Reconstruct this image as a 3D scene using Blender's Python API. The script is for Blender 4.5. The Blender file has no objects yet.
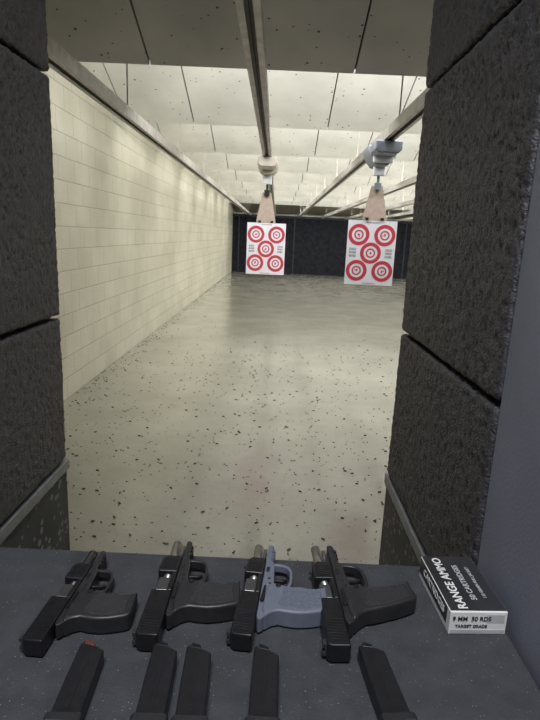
import bpy, bmesh, math, random
from mathutils import Vector, Matrix, noise
random.seed(7)
S = bpy.context.scene
C = S.collection

# ------------------------------------------------------------------ materials
def newmat(name):
    m = bpy.data.materials.new(name); m.use_nodes = True
    nt = m.node_tree; b = nt.nodes["Principled BSDF"]
    return m, nt, b
def N(nt, t, **kw):
    n = nt.nodes.new(t)
    for k, v in kw.items(): setattr(n, k, v)
    return n
def simple(name, col, rough=0.5, metal=0.0, nscale=0, namt=0.0, bump=0.0, bscale=None, spec=0.5):
    m, nt, b = newmat(name)
    b.inputs["Roughness"].default_value = rough
    b.inputs["Metallic"].default_value = metal
    b.inputs["Specular IOR Level"].default_value = spec
    b.inputs["Base Color"].default_value = (*col, 1)
    tc = N(nt, "ShaderNodeTexCoord")
    if nscale:
        nz = N(nt, "ShaderNodeTexNoise"); nz.inputs["Scale"].default_value = nscale
        nz.inputs["Detail"].default_value = 5
        nt.links.new(tc.outputs["Object"], nz.inputs["Vector"])
        r = N(nt, "ShaderNodeValToRGB")
        r.color_ramp.elements[0].position = 0.3; r.color_ramp.elements[1].position = 0.7
        r.color_ramp.elements[0].color = (*[c*(1-namt) for c in col], 1)
        r.color_ramp.elements[1].color = (*[min(1, c*(1+namt)) for c in col], 1)
        nt.links.new(nz.outputs["Fac"], r.inputs["Fac"])
        nt.links.new(r.outputs["Color"], b.inputs["Base Color"])
    if bump:
        nb = N(nt, "ShaderNodeTexNoise"); nb.inputs["Scale"].default_value = bscale or nscale or 50
        nb.inputs["Detail"].default_value = 4
        nt.links.new(tc.outputs["Object"], nb.inputs["Vector"])
        bp = N(nt, "ShaderNodeBump"); bp.inputs["Strength"].default_value = bump
        bp.inputs["Distance"].default_value = 0.004
        nt.links.new(nb.outputs["Fac"], bp.inputs["Height"])
        nt.links.new(bp.outputs["Normal"], b.inputs["Normal"])
    return m

# painted concrete block
def block_mat():
    m, nt, b = newmat("painted_block")
    tc = N(nt, "ShaderNodeTexCoord"); sp = N(nt, "ShaderNodeSeparateXYZ"); cb = N(nt, "ShaderNodeCombineXYZ")
    ad = N(nt, "ShaderNodeMath", operation='ADD')
    nt.links.new(tc.outputs["Object"], sp.inputs[0])
    nt.links.new(sp.outputs["X"], ad.inputs[0]); nt.links.new(sp.outputs["Y"], ad.inputs[1])
    nt.links.new(ad.outputs[0], cb.inputs["X"]); nt.links.new(sp.outputs["Z"], cb.inputs["Y"])
    br = N(nt, "ShaderNodeTexBrick")
    br.inputs["Scale"].default_value = 1.0
    br.inputs["Brick Width"].default_value = 0.4; br.inputs["Row Height"].default_value = 0.2
    br.inputs["Mortar Size"].default_value = 0.006; br.inputs["Mortar Smooth"].default_value = 0.6
    br.inputs["Color1"].default_value = (0.60, 0.58, 0.47, 1); br.inputs["Color2"].default_value = (0.56, 0.54, 0.435, 1)
    br.inputs["Mortar"].default_value = (0.46, 0.44, 0.35, 1)
    nt.links.new(cb.outputs[0], br.inputs["Vector"])
    nz = N(nt, "ShaderNodeTexNoise"); nz.inputs["Scale"].default_value = 1.3; nz.inputs["Detail"].default_value = 6
    nt.links.new(tc.outputs["Object"], nz.inputs["Vector"])
    rp = N(nt, "ShaderNodeValToRGB"); rp.color_ramp.elements[0].position = .3; rp.color_ramp.elements[1].position = .65
    rp.color_ramp.elements[0].color = (.78, .77, .74, 1); rp.color_ramp.elements[1].color = (1, 1, 1, 1)
    nt.links.new(nz.outputs["Fac"], rp.inputs["Fac"])
    mx = N(nt, "ShaderNodeMix", data_type='RGBA', blend_type='MULTIPLY'); mx.inputs[0].default_value = 1
    nt.links.new(br.outputs["Color"], mx.inputs[6]); nt.links.new(rp.outputs["Color"], mx.inputs[7])
    nt.links.new(mx.outputs[2], b.inputs["Base Color"])
    b.inputs["Roughness"].default_value = 0.5
    n2 = N(nt, "ShaderNodeTexNoise"); n2.inputs["Scale"].default_value = 60
    nt.links.new(tc.outputs["Object"], n2.inputs["Vector"])
    ma = N(nt, "ShaderNodeMath", operation='MULTIPLY_ADD'); ma.inputs[1].default_value = -2.0
    nt.links.new(br.outputs["Fac"], ma.inputs[0]); nt.links.new(n2.outputs["Fac"], ma.inputs[2])
    bp = N(nt, "ShaderNodeBump"); bp.inputs["Strength"].default_value = .5; bp.inputs["Distance"].default_value = .006
    nt.links.new(ma.outputs[0], bp.inputs["Height"]); nt.links.new(bp.outputs["Normal"], b.inputs["Normal"])
    return m

def floor_mat():
    m, nt, b = newmat("sealed_concrete")
    tc = N(nt, "ShaderNodeTexCoord")
    nz = N(nt, "ShaderNodeTexNoise"); nz.inputs["Scale"].default_value = .9; nz.inputs["Detail"].default_value = 8
    nz.inputs["Roughness"].default_value = .65
    nt.links.new(tc.outputs["Object"], nz.inputs["Vector"])
    rp = N(nt, "ShaderNodeValToRGB"); e = rp.color_ramp.elements
    e[0].position = .3; e[0].color = (.20, .195, .155, 1); e[1].position = .68; e[1].color = (.33, .325, .27, 1)
    nt.links.new(nz.outputs["Fac"], rp.inputs["Fac"])
    n2 = N(nt, "ShaderNodeTexNoise"); n2.inputs["Scale"].default_value = 45; n2.inputs["Detail"].default_value = 5
    nt.links.new(tc.outputs["Object"], n2.inputs["Vector"])
    r2 = N(nt, "ShaderNodeValToRGB"); e = r2.color_ramp.elements
    e[0].position = .30; e[0].color = (.45, .43, .4, 1); e[1].position = .40; e[1].color = (1, 1, 1, 1)
    nt.links.new(n2.outputs["Fac"], r2.inputs["Fac"])
    mx = N(nt, "ShaderNodeMix", data_type='RGBA', blend_type='MULTIPLY'); mx.inputs[0].default_value = .6
    nt.links.new(rp.outputs["Color"], mx.inputs[6]); nt.links.new(r2.outputs["Color"], mx.inputs[7])
    nt.links.new(mx.outputs[2], b.inputs["Base Color"])
    n3 = N(nt, "ShaderNodeTexNoise"); n3.inputs["Scale"].default_value = 2.2; n3.inputs["Detail"].default_value = 6
    nt.links.new(tc.outputs["Object"], n3.inputs["Vector"])
    mr = N(nt, "ShaderNodeMapRange"); mr.inputs[1].default_value = .3; mr.inputs[2].default_value = .7
    mr.inputs[3].default_value = .10; mr.inputs[4].default_value = .22
    b.inputs["Roughness"].default_value = .4
    nt.links.new(n3.outputs["Fac"], mr.inputs[0]); nt.links.new(mr.outputs[0], b.inputs["Coat Roughness"])
    b.inputs["Coat Weight"].default_value = 1.0; b.inputs["Coat IOR"].default_value = 1.9
    n4 = N(nt, "ShaderNodeTexNoise"); n4.inputs["Scale"].default_value = 14; n4.inputs["Detail"].default_value = 3
    nt.links.new(tc.outputs["Object"], n4.inputs["Vector"])
    bp = N(nt, "ShaderNodeBump"); bp.inputs["Strength"].default_value = .10; bp.inputs["Distance"].default_value = .008
    nt.links.new(n4.outputs["Fac"], bp.inputs["Height"]); nt.links.new(bp.outputs["Normal"], b.inputs["Normal"])
    nt.links.new(bp.outputs["Normal"], b.inputs["Coat Normal"])
    return m

def speck_mat(name, col, spot, scale, thr, rough=.8, bump=.0, big=0.15, spec=.4):
    m, nt, b = newmat(name)
    tc = N(nt, "ShaderNodeTexCoord")
    v = N(nt, "ShaderNodeTexVoronoi"); v.inputs["Scale"].default_value = scale
    nt.links.new(tc.outputs["Object"], v.inputs["Vector"])
    sp = N(nt, "ShaderNodeSeparateColor"); nt.links.new(v.outputs["Color"], sp.inputs[0])
    mu = N(nt, "ShaderNodeMath", operation='MULTIPLY'); nt.links.new(sp.outputs[0], mu.inputs[0]); mu.inputs[1].default_value = thr
    lt = N(nt, "ShaderNodeMath", operation='LESS_THAN'); nt.links.new(v.outputs["Distance"], lt.inputs[0])
    sub = N(nt, "ShaderNodeMath", operation='SUBTRACT'); nt.links.new(mu.outputs[0], sub.inputs[0]); sub.inputs[1].default_value = thr*.45
    nt.links.new(sub.outputs[0], lt.inputs[1])
    nz = N(nt, "ShaderNodeTexNoise"); nz.inputs["Scale"].default_value = scale*.12; nz.inputs["Detail"].default_value = 5
    nt.links.new(tc.outputs["Object"], nz.inputs["Vector"])
    rp = N(nt, "ShaderNodeValToRGB"); e = rp.color_ramp.elements
    e[0].position = .3; e[0].color = (*[c*(1-big) for c in col], 1); e[1].position = .7; e[1].color = (*[c*(1+big*.5) for c in col], 1)
    nt.links.new(nz.outputs["Fac"], rp.inputs["Fac"])
    mx = N(nt, "ShaderNodeMix", data_type='RGBA')
    nt.links.new(lt.outputs[0], mx.inputs[0]); nt.links.new(rp.outputs["Color"], mx.inputs[6]); mx.inputs[7].default_value = (*spot, 1)
    nt.links.new(mx.outputs[2], b.inputs["Base Color"])
    b.inputs["Roughness"].default_value = rough; b.inputs["Specular IOR Level"].default_value = spec
    if bump:
        n2 = N(nt, "ShaderNodeTexNoise"); n2.inputs["Scale"].default_value = scale*2.2; n2.inputs["Detail"].default_value = 4
        nt.links.new(tc.outputs["Object"], n2.inputs["Vector"])
        bp = N(nt, "ShaderNodeBump"); bp.inputs["Strength"].default_value = bump; bp.inputs["Distance"].default_value = .003
        nt.links.new(n2.outputs["Fac"], bp.inputs["Height"]); nt.links.new(bp.outputs["Normal"], b.inputs["Normal"])
    return m

M_block = block_mat(); M_floor = floor_mat()
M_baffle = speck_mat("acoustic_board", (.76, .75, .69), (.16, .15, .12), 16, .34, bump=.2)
M_baffle_shaded = speck_mat("shaded_acoustic_board", (.47, .455, .425), (.07, .065, .06), 18, .36, bump=.3)  # same board for the nearest baffles, their dimmer light put into a darker grey
M_ceil = simple("ceiling_paint", (.5, .49, .44), .8, nscale=3, namt=.1)
M_dark = simple("dark_gap", (.02, .02, .02), .9)
M_rubber = simple("ballistic_rubber", (.054, .053, .061), .5, nscale=90, namt=.3, bump=1.0, bscale=210, spec=.6)
M_smooth = simple("grey_laminate", (.21, .22, .28), .55, nscale=4, namt=.15, bump=.15, bscale=200)
M_mat = speck_mat("bench_mat", (.044, .046, .052), (.20, .20, .21), 230, .35, rough=.75, bump=.5, big=.25)
M_camo = speck_mat("perforated_liner", (.055, .057, .06), (.20, .20, .20), 42, .8, rough=.6, bump=.4, big=.5)
M_strip = simple("steel_trim", (.22, .23, .25), .4, .5, nscale=20, namt=.2)
M_rail = simple("galvanised_track", (.42, .40, .37), .42, .4, nscale=15, namt=.2)
M_railin = simple("track_slot", (.21, .195, .175), .7, nscale=8, namt=.2)
M_trap = simple("trap_rubber", (.011, .0115, .014), .9, nscale=6, namt=.5, bump=.8, bscale=30, spec=.1)
M_trapst = simple("trap_steel", (.020, .022, .028), .7, 0, nscale=4, namt=.3, spec=.2)
M_paper = simple("target_paper", (.80, .80, .85), .7, nscale=12, namt=.03)
M_red = simple("target_red", (.55, .04, .065), .7, nscale=30, namt=.05)
M_ink = simple("grey_ink", (.42, .42, .45), .7, nscale=60, namt=.4)
M_hole = simple("bullet_hole", (.01, .01, .01), .9)
M_card = simple("cardboard", (.46, .37, .31), .85, nscale=25, namt=.12)
M_beige = simple("beige_plastic", (.50, .46, .39), .5, nscale=10, namt=.1)
M_white = simple("white_plastic", (.75, .77, .8), .4, nscale=10, namt=.04)
M_greym = simple("grey_housing", (.24, .26, .30), .45, .2, nscale=10, namt=.2)
M_gunsteel = simple("blued_steel", (.020, .020, .023), .33, .4, nscale=120, namt=.2, bump=.04, bscale=300)
M_barrel = simple("barrel_steel", (.24, .24, .25), .28, .85, nscale=60, namt=.1)
M_poly = simple("black_polymer", (.020, .020, .023), .42, nscale=80, namt=.2, bump=.1, bscale=400)
M_grip = simple("stippled_polymer", (.020, .020, .023), .55, nscale=200, namt=.4, bump=.6, bscale=650)
M_polyg = simple("grey_polymer", (.125, .14, .185), .5, nscale=80, namt=.08, bump=.1, bscale=400)
M_gripg = simple("stippled_grey_polymer", (.115, .13, .175), .6, nscale=200, namt=.2, bump=.6, bscale=650)
M_mag = simple("magazine_body", (.024, .024, .026), .36, .4, nscale=50, namt=.2, bump=.08, bscale=200)
M_follower = simple("dark_red_follower", (.11, .025, .018), .5)
M_boxw = simple("box_white", (.72, .72, .71), .45, nscale=20, namt=.04)
M_boxb = simple("box_black", (.03, .03, .033), .35, nscale=20, namt=.2)
M_boxg = simple("box_silver", (.45, .46, .48), .35, nscale=20, namt=.1)
M_brass = simple("tarnished_brass", (.10, .085, .05), .5, .3)
M_shell = simple("dull_debris", (.05, .048, .042), .6)
def emis(name, col, s):
    m, nt, b = newmat(name)
    b.inputs["Base Color"].default_value = (*col, 1)
    b.inputs["Emission Color"].default_value = (*col, 1); b.inputs["Emission Strength"].default_value = s
    return m
M_tube = emis("lamp_diffuser", (1, .97, .9), 4)

# ------------------------------------------------------------------ helpers
def link(o): C.objects.link(o); return o
def empty(name, loc=(0, 0, 0), rot=0, scale=1):
    e = bpy.data.objects.new(name, None); e.empty_display_size = .05
    e.location = loc; e.rotation_euler = (0, 0, rot); e.scale = (scale,)*3
    return link(e)
def finish(name, bm, mat, parent=None, bevel=0, seg=2, smooth=False, ang=40):
    me = bpy.data.meshes.new(name); bmesh.ops.recalc_face_normals(bm, faces=bm.faces); bm.to_mesh(me); bm.free()
    mats = mat if isinstance(mat, (list, tuple)) else [mat]
    for m in mats: me.materials.append(m)
    o = bpy.data.objects.new(name, me); link(o)
    if parent: o.parent = parent
    if smooth or bevel:
        for p in me.polygons: p.use_smooth = True
    if bevel:
        b = o.modifiers.new("bev", 'BEVEL'); b.width = bevel; b.segments = seg; b.limit_method = 'ANGLE'; b.angle_limit = math.radians(ang)
        b.harden_normals = True
    return o
def bbox(bm, x0, x1, y0, y1, z0, z1, mi=0, mtx=None):
    vs = [bm.verts.new(v) for v in ((x0,y0,z0),(x1,y0,z0),(x1,y1,z0),(x0,y1,z0),(x0,y0,z1),(x1,y0,z1),(x1,y1,z1),(x0,y1,z1))]
    if mtx:
        for v in vs: v.co = mtx @ v.co
    for f in ((3,2,1,0),(4,5,6,7),(0,1,5,4),(1,2,6,5),(2,3,7,6),(3,0,4,7)):
        fc = bm.faces.new([vs[i] for i in f]); fc.material_index = mi
    return vs
def box(name, dims, mat, parent=None, bevel=0, seg=2):
    bm = bmesh.new(); bbox(bm, *dims); return finish(name, bm, mat, parent, bevel, seg)
def prism(bm, pts, z0, z1, mi=0, mtx=None):
    """pts outline in XY extruded in Z"""
    a = [bm.verts.new((x, y, z0)) for x, y in pts]; b = [bm.verts.new((x, y, z1)) for x, y in pts]
    n = len(pts)
    fs = [bm.faces.new(a[::-1]), bm.faces.new(b)]
    for i in range(n): fs.append(bm.faces.new((a[i], a[(i+1) % n], b[(i+1) % n], b[i])))
    for f in fs: f.material_index = mi
    if mtx:
        for v in a+b: v.co = mtx @ v.co
def cyl(bm, p0, p1, r, n=16, mi=0, r2=None, cap=True):
    p0 = Vector(p0); p1 = Vector(p1); d = (p1-p0).normalized()
    u = d.orthogonal().normalized(); w = d.cross(u); r2 = r if r2 is None else r2
    A = [bm.verts.new(p0+(u*math.cos(t)+w*math.sin(t))*r) for t in [2*math.pi*i/n for i in range(n)]]
    B = [bm.verts.new(p1+(u*math.cos(t)+w*math.sin(t))*r2) for t in [2*math.pi*i/n for i in range(n)]]
    for i in range(n):
        bm.faces.new((A[i], A[(i+1) % n], B[(i+1) % n], B[i])).material_index = mi
    if cap:
        bm.faces.new(A[::-1]).material_index = mi; bm.faces.new(B).material_index = mi

# ------------------------------------------------------------------ room shell
XL, XR, YB = -1.93, 7.0, 25.0
box("floor", (XL-.2, XR+.2, -3.0, YB+.2, -.1, 0), M_floor)
box("wall_left", (XL-.2, XL, -3.0, YB, 0, 3.95), M_block)
box("wall_right", (XR, XR+.2, -3.0, YB, 0, 3.95), M_block)
box("wall_back", (XL-.2, XR+.2, YB, YB+.2, 0, 3.95), M_block)
box("wall_rear", (XL-.2, XR+.2, -3.2, -3.0, 0, 3.95), simple("rear_paint", (.25, .25, .26), .8, nscale=3, namt=.1))
box("ceiling", (XL-.2, XR+.2, -3.0, YB+.2, 3.95, 4.05), M_ceil)

# bullet trap
bt = empty("bullet_trap")
bm = bmesh.new(); bbox(bm, XL, XR, 24.0, 24.98, 0.0, 2.42); finish("rubber_face", bm, M_trap, bt)
bm = bmesh.new()
for i in range(4):
    x = XL+.25+i*2.4; bbox(bm, x, x+.05, 23.95, 24.0, 0, 2.42)
bbox(bm, XL, XR, 23.9, 24.0, 2.36, 2.46)
finish("frame_posts", bm, M_trapst, bt)

# ceiling baffles (tilted, top toward the booth, low edge down-range)
TILT = math.atan(.404)
Z0 = 2.80
for k in range(-1, 9):
    yb = 4.4+2.2*k
    e = empty("ceiling_baffle")
    L = 2.15/math.cos(TILT)
    mt = Matrix.Translation((0, yb, Z0)) @ Matrix.Rotation(-TILT, 4, 'X')
    bm = bmesh.new()
    xs = -1.0-.76*2
    while xs < XR:
        a = max(xs+.007, XL); b = min(xs+.76-.007, XR)
        if b > a: bbox(bm, a, b, -L, 0, 0, .03, mtx=mt)
        xs += .76
    finish("boards", bm, M_baffle_shaded if k <= 0 else M_baffle, e)
    bm = bmesh.new(); bbox(bm, XL, XR, -L, -.01, .031, .045, mtx=mt); finish("backing_sheet", bm, M_dark, e)
    bm = bmesh.new()
    for x in (-1.6, .6, 2.8, 5.0): bbox(bm, x, x+.04, yb-.4, yb-.36, Z0+.21, 3.95)
    finish("hanger_bars", bm, M_rail, e)
    if 0 <= k < 8:
        f = empty("strip_light")
        bm = bmesh.new(); bbox(bm, XL+.55, XR-.3, yb+.10, yb+.22, 2.99, 3.05)
        finish("housing", bm, M_white, f, .01)
        bm = bmesh.new()
        for x in (-1.2, 2.0, 5.5): bbox(bm, x, x+.02, yb+.15, yb+.17, 3.05, 3.95)
        finish("rods", bm, M_rail, f)
        ld = bpy.data.lights.new("lamp", 'AREA'); ld.shape = 'RECTANGLE'; ld.size = 7.7; ld.size_y = .1
        ld.energy = 268; ld.color = (1, .99, .965)
        lo = bpy.data.objects.new("lamp", ld); link(lo); lo.parent = f
        lo.location = (2.58, yb+.17, 2.98); lo.rotation_euler = (math.radians(50), 0, 0)

# target tracks
def track(x, y0=1.75, y1=23.8):
    e = empty("target_track"); w = .090
    z = 2.40
    bm = bmesh.new()
    bbox(bm, x-w/2, x-w/2+.004, y0, y1, z, z+.08)
    bbox(bm, x+w/2-.004, x+w/2, y0, y1, z, z+.08)
    bbox(bm, x-w/2+.004, x-w/2+.028, y0, y1, z, z+.004)
    bbox(bm, x+w/2-.028, x+w/2-.004, y0, y1, z, z+.004)
    finish("channel", bm, M_rail, e)
    bm = bmesh.new(); bbox(bm, x-w/2+.004, x+w/2-.004, y0, y1, z+.02, z+.08); finish("web", bm, M_railin, e)
    bm = bmesh.new(); bbox(bm, x-.002, x+.002, y0, y1, z+.010, z+.014); finish("cable", bm, M_dark, e)
    bm = bmesh.new()
    for k in range(-1, 9):
        y = 4.4+2.2*k-.01
        if y < y0: continue
        bbox(bm, x-.005, x+.005, y-.005, y+.005, z+.08, 2.799)
    finish("drop_rods", bm, M_rail, e)
XT = [-1.17, -.140, .88, 1.89, 2.9, 3.9, 4.9, 5.9]
for x in XT: track(x, y0=1.62 if x < 1 else 1.75)

# target carriers with paper targets
def ring(bm, cx, cz, r0, r1, y, mi, n=40):
    A = [bm.verts.new((cx+r0*math.cos(2*math.pi*i/n), y, cz+r0*math.sin(2*math.pi*i/n))) for i in range(n)] if r0 > 0 else None
    B = [bm.verts.new((cx+r1*math.cos(2*math.pi*i/n), y, cz+r1*math.sin(2*math.pi*i/n))) for i in range(n)]
    if A is None:
        bm.faces.new(B).material_index = mi
    else:
        for i in range(n): bm.faces.new((A[i], A[(i+1) % n], B[(i+1) % n], B[i])).material_index = mi
def target(x, y, ztop, rotz=0, holes=4):
    e = empty("paper_target", (x, y, ztop), rotz)
    w, h = .222, .292
    bm = bmesh.new()
    bbox(bm, -w, w, 0, .0015, -2*h, 0)
    finish("sheet", bm, M_paper, e)
    bm = bmesh.new()
    for cx, cz in ((-.118, -.130), (.118, -.130), (0, -.292), (-.118, -.454), (.118, -.454)):
        ring(bm, cx, cz, .064, .096, -.0012, 0)
        ring(bm, cx, cz, .030, .043, -.0012, 0)
        ring(bm, cx, cz, .0, .009, -.0012, 0)
        for j in range(holes):
            t = random.random()*6.28; r = random.random()*.022
            ring(bm, cx+r*math.cos(t), cz+r*math.sin(t), 0, .005, -.0018, 2, 10)
    for cx in (-.165, .165):
        for j in range(3):
            zz = -.25-.03*j
            v = [bm.verts.new(q) for q in ((cx-.032, -.001, zz), (cx+.032, -.001, zz), (cx+.032, -.001, zz-.022), (cx-.032, -.001, zz-.022))]
            bm.faces.new(v).material_index = 1
    for zz in (-.014, -.565):
        v = [bm.verts.new(q) for q in ((-.06, -.001, zz), (.06, -.001, zz), (.06, -.001, zz-.01), (-.06, -.001, zz-.01))]
        bm.faces.new(v).material_index = 1
    finish("printed_rings", bm, [M_red, M_ink, M_hole], e)
def carrier(x, y, ztop, style):
    e = empty("target_carrier", (x, y, 0))
    w, hgt = (.115, .15) if style == 0 else (.13, .17)
    pts = [(-w, 0), (-w, -.05), (-w*.82, -.10), (-w*.45, -hgt+.01), (0, -hgt), (w*.45, -hgt+.01), (w*.82, -.10), (w, -.05), (w, 0)]
    mt = Matrix.Translation((0, 0, 2.398)) @ Matrix.Rotation(math.radians(90), 4, 'X')
    bm = bmesh.new(); prism(bm, pts, -.14, .17, mtx=mt)
    pts2 = [(-w*.85, 0), (-w*.85, -.07), (-w*.6, -.10), (w*.6, -.10), (w*.85, -.07), (w*.85, 0)]
    prism(bm, pts2, .17, .50 if style == 0 else .42, mtx=mt)
    finish("housing", bm, M_beige if style == 0 else M_greym, e, .012, 3)
    bm = bmesh.new()
    for sx in (-1, 1):
        for yy in (-.12, .1): cyl(bm, (sx*.02, yy, 2.409), (sx*.034, yy, 2.409), .005, 12)
    finish("wheels", bm, M_dark, e)
    bm = bmesh.new(); bbox(bm, -.05, .05, -.06, .0, 2.16, 2.262); finish("control_block", bm, M_white, e, .008)
    if style == 1:
        bm = bmesh.new(); bbox(bm, -.085, .085, -.21, -.175, 2.25, 2.32); finish("front_label", bm, M_white, e, .006)
    bm = bmesh.new(); bbox(bm, -.012, .012, -.035, -.020, 2.02, 2.18)
    bbox(bm, -.03, .03, -.045, -.012, 2.04, 2.10)
    finish("clamp_stem", bm, M_dark if style == 0 else M_greym, e, .003)
    zc = 2.075
    cw = .05; cb = .11
    bm = bmesh.new()
    prism(bm, [(-cw, zc), (-cb, ztop+.02), (-cb, ztop+.002), (cb, ztop+.002), (cb, ztop+.02), (cw, zc)], 0, .006,
          mtx=Matrix.Translation((0, -.006, 0)) @ Matrix.Rotation(math.radians(90), 4, 'X') @ Matrix.Translation((0, 0, -.008)))
    finish("cardboard_hanger", bm, M_card, e)
    bm = bmesh.new()
    for sx in (-1, 1):
        prism(bm, [(sx*.07-.016, ztop+.025), (sx*.07+.016, ztop+.025), (sx*.07+.01, ztop+.001), (sx*.07-.01, ztop+.001)], 0, .02,
              mtx=Matrix.Translation((0, -.004, 0)) @ Matrix.Rotation(math.radians(90), 4, 'X'))
    finish("binder_clips", bm, M_dark, e, .002)
carrier(-.135, 6.4, 1.74, 0); target(-.124, 6.392, 1.74, math.radians(1))
carrier(.88, 5.1, 1.775, 1); target(.868, 5.092, 1.775, math.radians(-2), holes=2)

# ------------------------------------------------------------------ booth dividers
def rough_block(bm, x0, x1, y0, y1, z0, z1, res=.010, r=.012, amp=.0030):
    lo = Vector((x0, y0, z0)); hi = Vector((x1, y1, z1)); il = lo+Vector((r,)*3); ih = hi-Vector((r,)*3)
    n = [max(2, int(round((hi[i]-lo[i])/res))) for i in range(3)]
    cache = {}
    def V(i, j, k):
        key = (i, j, k)
        if key in cache: return cache[key]
        p = Vector((lo[0]+(hi[0]-lo[0])*i/n[0], lo[1]+(hi[1]-lo[1])*j/n[1], lo[2]+(hi[2]-lo[2])*k/n[2]))
        q = Vector([min(max(p[a], il[a]), ih[a]) for a in range(3)])
        d = (p-q).normalized()
        s = noise.noise(p*70)*.7+noise.noise(p*125)*.9+noise.noise(p*9)*.3
        if s < -.5: s -= .4
        v = bm.verts.new(q+d*(r+(s-.6)*amp)); cache[key] = v; return v
    for a in range(3):
        b, c = [t for t in range(3) if t != a]
        for side in (0, n[a]):
            for i in range(n[b]):
                for j in range(n[c]):
                    ks = []
                    for di, dj in ((0, 0), (1, 0), (1, 1), (0, 1)):
                        t = [0, 0, 0]; t[a] = side; t[b] = i+di; t[c] = j+dj; ks.append(V(*t))
                    bm.faces.new(ks)
def divider(xin, sgn):
    e = empty("booth_divider")
    xo = xin+sgn*.15; xa, xb = min(xin, xo), max(xin, xo)
    zs = [.90, 1.345, 1.99, 2.63, 2.80]
    for i in range(4):
        bm = bmesh.new(); rough_block(bm, xa, xb, .85, 1.557, zs[i]+.003, zs[i+1]-.003, res=.006)
        finish("ballistic_block_%d" % (i+1), bm, M_rubber, e, smooth=True)
    box("core_panel", (xa+.03, xb-.03, .88, 1.53, .88, 2.79), M_dark, e)
    box("edge_strip", (xa-.003, xb+.003, .85, 1.56, .868, .900), M_strip, e, .003)
    box("lower_liner", (xa+.004, xb-.004, .852, 1.553, 0, .868), M_camo, e)
    bm = bmesh.new()
    if sgn > 0: pts = [(xin+.006, .849), (xin-.004, .0), (xin+.12, .0), (xin+.14, .849)]
    else: pts = [(xin-.006, .849), (xin-.006, .0), (xin-.13, .0), (xin-.14, .849)]
    prism(bm, pts, 0, 2.80); finish("side_panel", bm, M_smooth, e, .004)
divider(-.617, -1); divider(.37, 1)

# ------------------------------------------------------------------ bench
be = empty("shooting_bench")
bm = bmesh.new(); bbox(bm, -.62, .364, .25, .845, 1.015, 1.05); finish("bench_top", bm, M_mat, be, .006, 3)
box("front_apron", (-.60, .35, .80, .82, .86, 1.015), M_camo, be)
box("support_left", (-.60, -.57, .3, .80, 0, 1.015), M_smooth, be)
box("support_right", (.32, .35, .3, .80, 0, 1.015), M_smooth, be)

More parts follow.
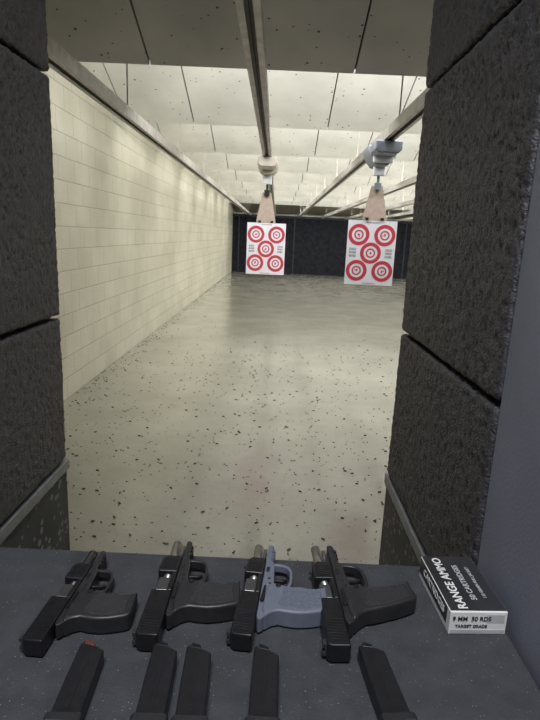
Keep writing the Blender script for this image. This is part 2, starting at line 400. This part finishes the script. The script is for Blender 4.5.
# ------------------------------------------------------------------ pistols
mm = .001
def mkG(vs):
    return lambda pts: [(-(v if v > 0 else v*vs)*mm, u*mm) for u, v in pts]   # (u along barrel, v up) -> local xy
def strip(path, t):
    L, R = [], []
    for i, p in enumerate(path):
        a = Vector(path[max(0, i-1)]); b = Vector(path[min(len(path)-1, i+1)])
        d = (b-a).normalized(); nrm = Vector((-d.y, d.x))
        L.append(tuple(Vector(p)+nrm*t/2)); R.append(tuple(Vector(p)-nrm*t/2))
    return L+R[::-1]
def pistol(loc, rot, scale=1.0, grey=False, back=42, vs=.84, bright=False, gthin=1.0, gshear=3):
    """Local origin at muzzle end of the frame, +Y muzzle, +X grip; lies on its left side, slide locked to the rear."""
    e = empty("pistol", loc, rot, scale); G = mkG(vs)
    def GG(pts):
        out = []
        for u, v in pts:
            dd = max(0, (-v-20)/95.0)
            t = min(1, dd*2)
            uu = -141+(u+141)*(1+(gthin-1)*t)+gshear*dd
            out.append((uu, v))
        return G(out)
    PF = M_polyg if grey else M_poly; PG = M_gripg if grey else M_grip
    zc = 15.3*mm
    s0, s1 = -176-back, 2-back
    hw = 13.2*mm
    p0, p1 = s0+92, s0+136
    bm = bmesh.new()
    prism(bm, G([(s0, 0), (s0, 24), (s0+4, 30), (p0, 30), (p0, 0)]), zc-hw, zc+hw)
    prism(bm, G([(p1, 0), (p1, 30), (s1-10, 30), (s1, 23), (s1, 0)]), zc-hw, zc+hw)
    prism(bm, G([(p0-1, 0), (p0-1, 8), (p1+1, 8), (p1+1, 0)]), zc-hw, zc+hw)
    prism(bm, G([(p0-1, 8), (p0-1, 30), (p1+1, 30), (p1+1, 8)]), zc-hw, zc-hw*.35)
    finish("slide", bm, M_gunsteel, e, 2.6*mm, 3)
    bm = bmesh.new()
    for i in range(8):
        u = s0+9+i*5.2
        prism(bm, G([(u, 3), (u+1.5, 27), (u+3.4, 27), (u+1.9, 3)]), zc+hw-.2*mm, zc+hw+.9*mm)
    for i in range(5):
        u = s1-34+i*5.2
        prism(bm, G([(u, 4), (u+1.5, 25), (u+3.4, 25), (u+1.9, 4)]), zc+hw-.2*mm, zc+hw+.8*mm)
    prism(bm, G([(s0+54, 20), (s0+54, 21.2), (p0-3, 21.2), (p0-3, 20)]), zc+hw-.2*mm, zc+hw+.5*mm)
    finish("serrations", bm, M_gunsteel, e, .4*mm, 1)
    bm = bmesh.new()
    for za, zb, hh in ((-9, -3, 35), (3, 9, 35), (-3, 3, 32)):
        prism(bm, G([(s0+6, 29), (s0+6, hh), (s0+14, hh), (s0+18, 29)]), zc+za*mm, zc+zb*mm)
    prism(bm, G([(s1-16, 29), (s1-14, 34), (s1-10, 34), (s1-9, 29)]), zc-2*mm, zc+2*mm)
    finish("sights", bm, M_dark, e, .6*mm, 1)
    # bored barrel
    bm = bmesh.new(); n = 24
    prof = [((p0+24)*mm, 0, -14), ((p0+24)*mm, 7.4*mm, -14), (6*mm, 7.2*mm, -17), (6.8*mm, 4.6*mm, -17), (-10*mm, 4.4*mm, -16.6), (-10*mm, 0, -16.6)]
    prev = None
    for (yy, rr, xx) in prof:
        if rr == 0: A = [bm.verts.new((xx*mm, yy, zc))]*n
        else: A = [bm.verts.new((xx*mm+rr*math.cos(2*math.pi*i/n), yy, zc+rr*math.sin(2*math.pi*i/n))) for i in range(n)]
        if prev:
            for i in range(n):
                q = [prev[i], prev[(i+1) % n], A[(i+1) % n], A[i]]
                qq = []
                for v in q:
                    if v not in qq: qq.append(v)
                bm.faces.new(qq)
        prev = A
    finish("barrel", bm, M_barrel if bright else M_gunsteel, e, smooth=True)
    bm = bmesh.new(); prism(bm, G([(p0+4, 8), (p0+4, 25), (p1-10, 25), (p1-10, 8)]), zc-6*mm, zc+9*mm)
    finish("barrel_hood", bm, M_barrel, e, 1.5*mm, 2)
    bm = bmesh.new(); cyl(bm, (-5*mm, (s1-10)*mm, zc), (-5*mm, -1*mm, zc), 3.4*mm, 14)
    finish("recoil_rod", bm, M_barrel if bright else M_gunsteel, e, smooth=True)
    # frame
    bm = bmesh.new()
    prism(bm, G([(0, -.5), (1, -7), (-3, -11), (-46, -13), (-54, -18), (-104, -22), (-118, -30), (-160, -30), (-166, -20), (-180, -11), (-184, -5), (-178, -.5)]), zc-12*mm, zc+12*mm)
    finish("frame", bm, PF, e, 2.2*mm, 3)
    bm = bmesh.new()
    for u in (-10, -20, -30): prism(bm, G([(u, -11), (u, -15), (u-5, -15.5), (u-5, -11)]), zc-10*mm, zc+10*mm)
    prism(bm, G([(-4, -7), (-4, -9.5), (-44, -10.5), (-44, -8)]), zc+10*mm, zc+13*mm)
    finish("accessory_rail", bm, PF, e, .6*mm, 1)
    bm = bmesh.new()
    g = [(-104, -14), (-104, -26), (-109, -40), (-112, -54), (-111, -70), (-114, -84), (-114, -98), (-111, -108), (-107, -115),
         (-158, -120), (-162, -112), (-165, -100), (-168, -84), (-169, -66), (-167, -48), (-164, -36), (-168, -24), (-177, -14), (-165, -8), (-125, -8)]
    prism(bm, GG(g), zc-14.2*mm, zc+14.2*mm)
    finish("grip", bm, PF, e, 6*mm, 5)
    bm = bmesh.new()
    g2 = [(-116, -40), (-117, -56), (-116, -72), (-119, -86), (-119, -105), (-155, -109), (-159, -98), (-162, -84), (-163, -66), (-161, -50), (-157, -38), (-148, -34), (-134, -40)]
    prism(bm, GG(g2), zc-15.2*mm, zc+15.0*mm)
    finish("grip_panels", bm, PG, e, 1.6*mm, 3)
    bm = bmesh.new()
    prism(bm, GG([(-119, -112), (-119, -116.6), (-152, -120.1), (-152, -114)]), zc-9*mm, zc+9*mm)
    finish("magazine_well", bm, M_dark, e)
    bm = bmesh.new()
    path = [(-46, -11), (-46, -24), (-47, -36), (-51, -44), (-60, -49), (-74, -51), (-89, -51), (-100, -48), (-108, -38)]
    prism(bm, G(strip(path, 6)), zc-6.5*mm, zc+6.5*mm)
    finish("trigger_guard", bm, PF, e, 2*mm, 3)
    bm = bmesh.new()
    path = [(-83, -19), (-81.5, -28), (-82, -36), (-77, -44)]
    prism(bm, G(strip(path, 5)), zc-3.5*mm, zc+3.5*mm)
    finish("trigger", bm, M_gunsteel, e, 1.2*mm, 2)
    bm = bmesh.new()
    prism(bm, G([(-112, -5), (-112, -9), (-146, -10), (-150, -5), (-146, -2)]), zc+11.5*mm, zc+14.4*mm)
    cyl(bm, (30*vs*mm, -110*mm, zc+10*mm), (30*vs*mm, -110*mm, zc+15.6*mm), 4.2*mm, 16)
    for u, v in ((-92, -12), (-104, -15), (-162, -12)): cyl(bm, (-v*vs*mm, u*mm, zc+11*mm), (-v*vs*mm, u*mm, zc+12.9*mm), 2.2*mm, 12)
    prism(bm, G([(-64, -4), (-64, -10), (-76, -10), (-76, -4)]), zc+11.5*mm, zc+13.2*mm)
    finish("controls", bm, M_gunsteel, e, .6*mm, 2)
    return e
T = 1.0502
pistol((-.269, .804, T), math.radians(-3), .97, back=40, vs=.82, gshear=7)
pistol((-.132, .842, T), math.radians(-.5), 1.03, bright=True, back=46, gshear=8)
pistol((.010, .842, T), math.radians(-5), 1.02, grey=True, bright=True, gshear=8)
pistol((.110, .847, T), math.radians(3), 1.06, bright=True, back=48, vs=.94, gthin=.76, gshear=24)

# ------------------------------------------------------------------ magazines
def magazine(x, y, rot, follower=None, L=.112, scale=1):
    e = empty("pistol_magazine", (x, y, T), rot, scale)
    bm = bmesh.new()
    out = [(-.0165, -.004), (-.012, 0), (.010, -.010), (.0165, -.014), (.0175, -.06), (.0185, -L), (-.0155, -L), (-.0165, -.06)]
    prism(bm, out, .0, .0225)
    finish("body", bm, M_mag, e, .005, 4, ang=30)
    bm = bmesh.new()
    prism(bm, [(-.010, .0025), (.002, -.002), (.003, -.009), (-.012, -.006)], .0045, .0229)
    finish("follower", bm, follower or M_gunsteel, e, .0015, 2)
    bm = bmesh.new()
    prism(bm, [(-.0175, -L+.001), (.0205, -L+.001), (.0225, -L-.004), (.0215, -L-.013), (-.0175, -L-.013), (-.0195, -L-.005)], -.0001, .0265)
    finish("base_pad", bm, M_poly, e, .003, 3)
    bm = bmesh.new()
    prism(bm, [(-.0025, -.03), (.0025, -.03), (.003, -L+.01), (-.002, -L+.01)], .0222, .0230)
    for i in range(5): cyl(bm, (.011, -.035-.013*i, .021), (.011, -.035-.013*i, .0229), .0016, 10)
    finish("side_rib", bm, M_mag, e, .0003, 1)
magazine(-.2155, .606, math.radians(1), M_follower)
magazine(-.1215, .610, math.radians(1.0))
magazine(-.0775, .609, math.radians(1.5))
magazine(.0110, .612, math.radians(-2))
magazine(.149, .625, math.radians(6))

# ------------------------------------------------------------------ ammunition box
ab = empty("ammunition_box", (.311, .747, T), math.radians(3))
w, d, h = .042, .069, .037
bm = bmesh.new(); bbox(bm, -w, w, -d, d, 0, h); finish("carton", bm, M_boxw, ab, .0012, 2)
bm = bmesh.new(); bbox(bm, -w+.001, w-.001, -d+.003, d-.001, h, h+.0004)
finish("lid_print", bm, M_boxb, ab)
bm = bmesh.new(); bbox(bm, -w-.0004, -w, -d+.012, d-.002, .010, h-.001)
finish("side_print", bm, M_boxb, ab)
bm = bmesh.new(); bbox(bm, -w+.002, w-.002, -d-.0004, -d, .002, .008); bbox(bm, w-.03, w-.004, -d-.0005, -d, .020, .033)
finish("front_print", bm, M_boxg, ab)
def text(body, size, loc, rot, mat, name):
    c = bpy.data.curves.new(name, 'FONT'); c.body = body; c.size = size; c.align_x = 'CENTER'; c.align_y = 'CENTER'
    c.extrude = .0002; c.offset = size*.02
    o = bpy.data.objects.new(name, c); link(o); c.materials.append(mat); o.parent = ab; o.location = loc; o.rotation_euler = rot
R = math.radians
text("RANGE AMMO", .019, (-.020, .0, h+.0007), (0, 0, R(90)), M_boxw, "lid_title")
text("50 CARTRIDGES", .012, (.004, .0, h+.0007), (0, 0, R(90)), M_boxg, "lid_subtitle")
text("115 GRAIN FULL JACKET", .007, (.022, .0, h+.0007), (0, 0, R(90)), M_boxg, "lid_line")
text("9 MM  50 RDS", .0095, (-.010, -d-.0007, .026), (R(90), 0, 0), M_boxb, "front_title")
text("TARGET GRADE", .0065, (-.010, -d-.0007, .014), (R(90), 0, 0), M_boxb, "front_line")
text("CARTRIDGES", .016, (-w-.0007, .0, .023), (R(90), 0, R(-90)), M_boxw, "side_title")

# ------------------------------------------------------------------ spent casings & floor debris
bm = bmesh.new()
def casing(x, y, l, r, mi):
    a = random.random()*6.28; dx, dy = math.cos(a)*l/2, math.sin(a)*l/2
    cyl(bm, (x-dx, y-dy, r), (x+dx, y+dy, r), r, 6, mi)
for i in range(3000):
    y = 1.65+abs(random.gauss(0, 1))*3.4 if random.random() < .8 else random.uniform(1.7, 23)
    if y > 23.5: continue
    x = random.uniform(XL+.02, 3.2)
    k = random.random()
    if k < .15: casing(x, y, .019, .0046, 0)
    else: casing(x, y, random.uniform(.005, .013), random.uniform(.0012, .0035), 1)
for i in range(350):
    x = XL+.02+abs(random.gauss(0, .09)); y = random.uniform(2, 20); casing(x, y, .014, .0035, 1)
finish("spent_casings", bm, [M_brass, M_shell], None)

# ------------------------------------------------------------------ booth ceiling lamp
bl = empty("ceiling_lamp")
box("housing", (-.55, .35, -.75, -.35, 3.86, 3.95), M_white, bl, .01)
box("diffuser", (-.53, .33, -.73, -.37, 3.85, 3.86), M_tube, bl)
ld = bpy.data.lights.new("lamp", 'AREA'); ld.shape = 'RECTANGLE'; ld.size = .9; ld.size_y = .4; ld.energy = 100; ld.color = (.95, .96, 1)
lo = bpy.data.objects.new("lamp", ld); link(lo); lo.location = (-.1, -.55, 3.84); lo.parent = bl

w = bpy.data.worlds.new("world"); S.world = w; w.use_nodes = True
w.node_tree.nodes["Background"].inputs[0].default_value = (.6, .65, .75, 1)
w.node_tree.nodes["Background"].inputs[1].default_value = .15

# ------------------------------------------------------------------ camera
cd = bpy.data.cameras.new("camera"); cam = bpy.data.objects.new("camera", cd); link(cam)
cd.sensor_width = 36; cd.sensor_fit = 'AUTO'; cd.lens = 27.02; cd.clip_start = .02
xa = Vector((.9990, .0126, .0431)).normalized(); za = Vector((.00265, -.9746, .2240)).normalized()
ya = za.cross(xa).normalized(); xa = ya.cross(za)
m = Matrix((xa, ya, za)).transposed().to_4x4(); m.translation = (0, 0, 1.6)
cam.matrix_world = m
S.camera = cam
S.view_settings.view_transform = 'Standard'
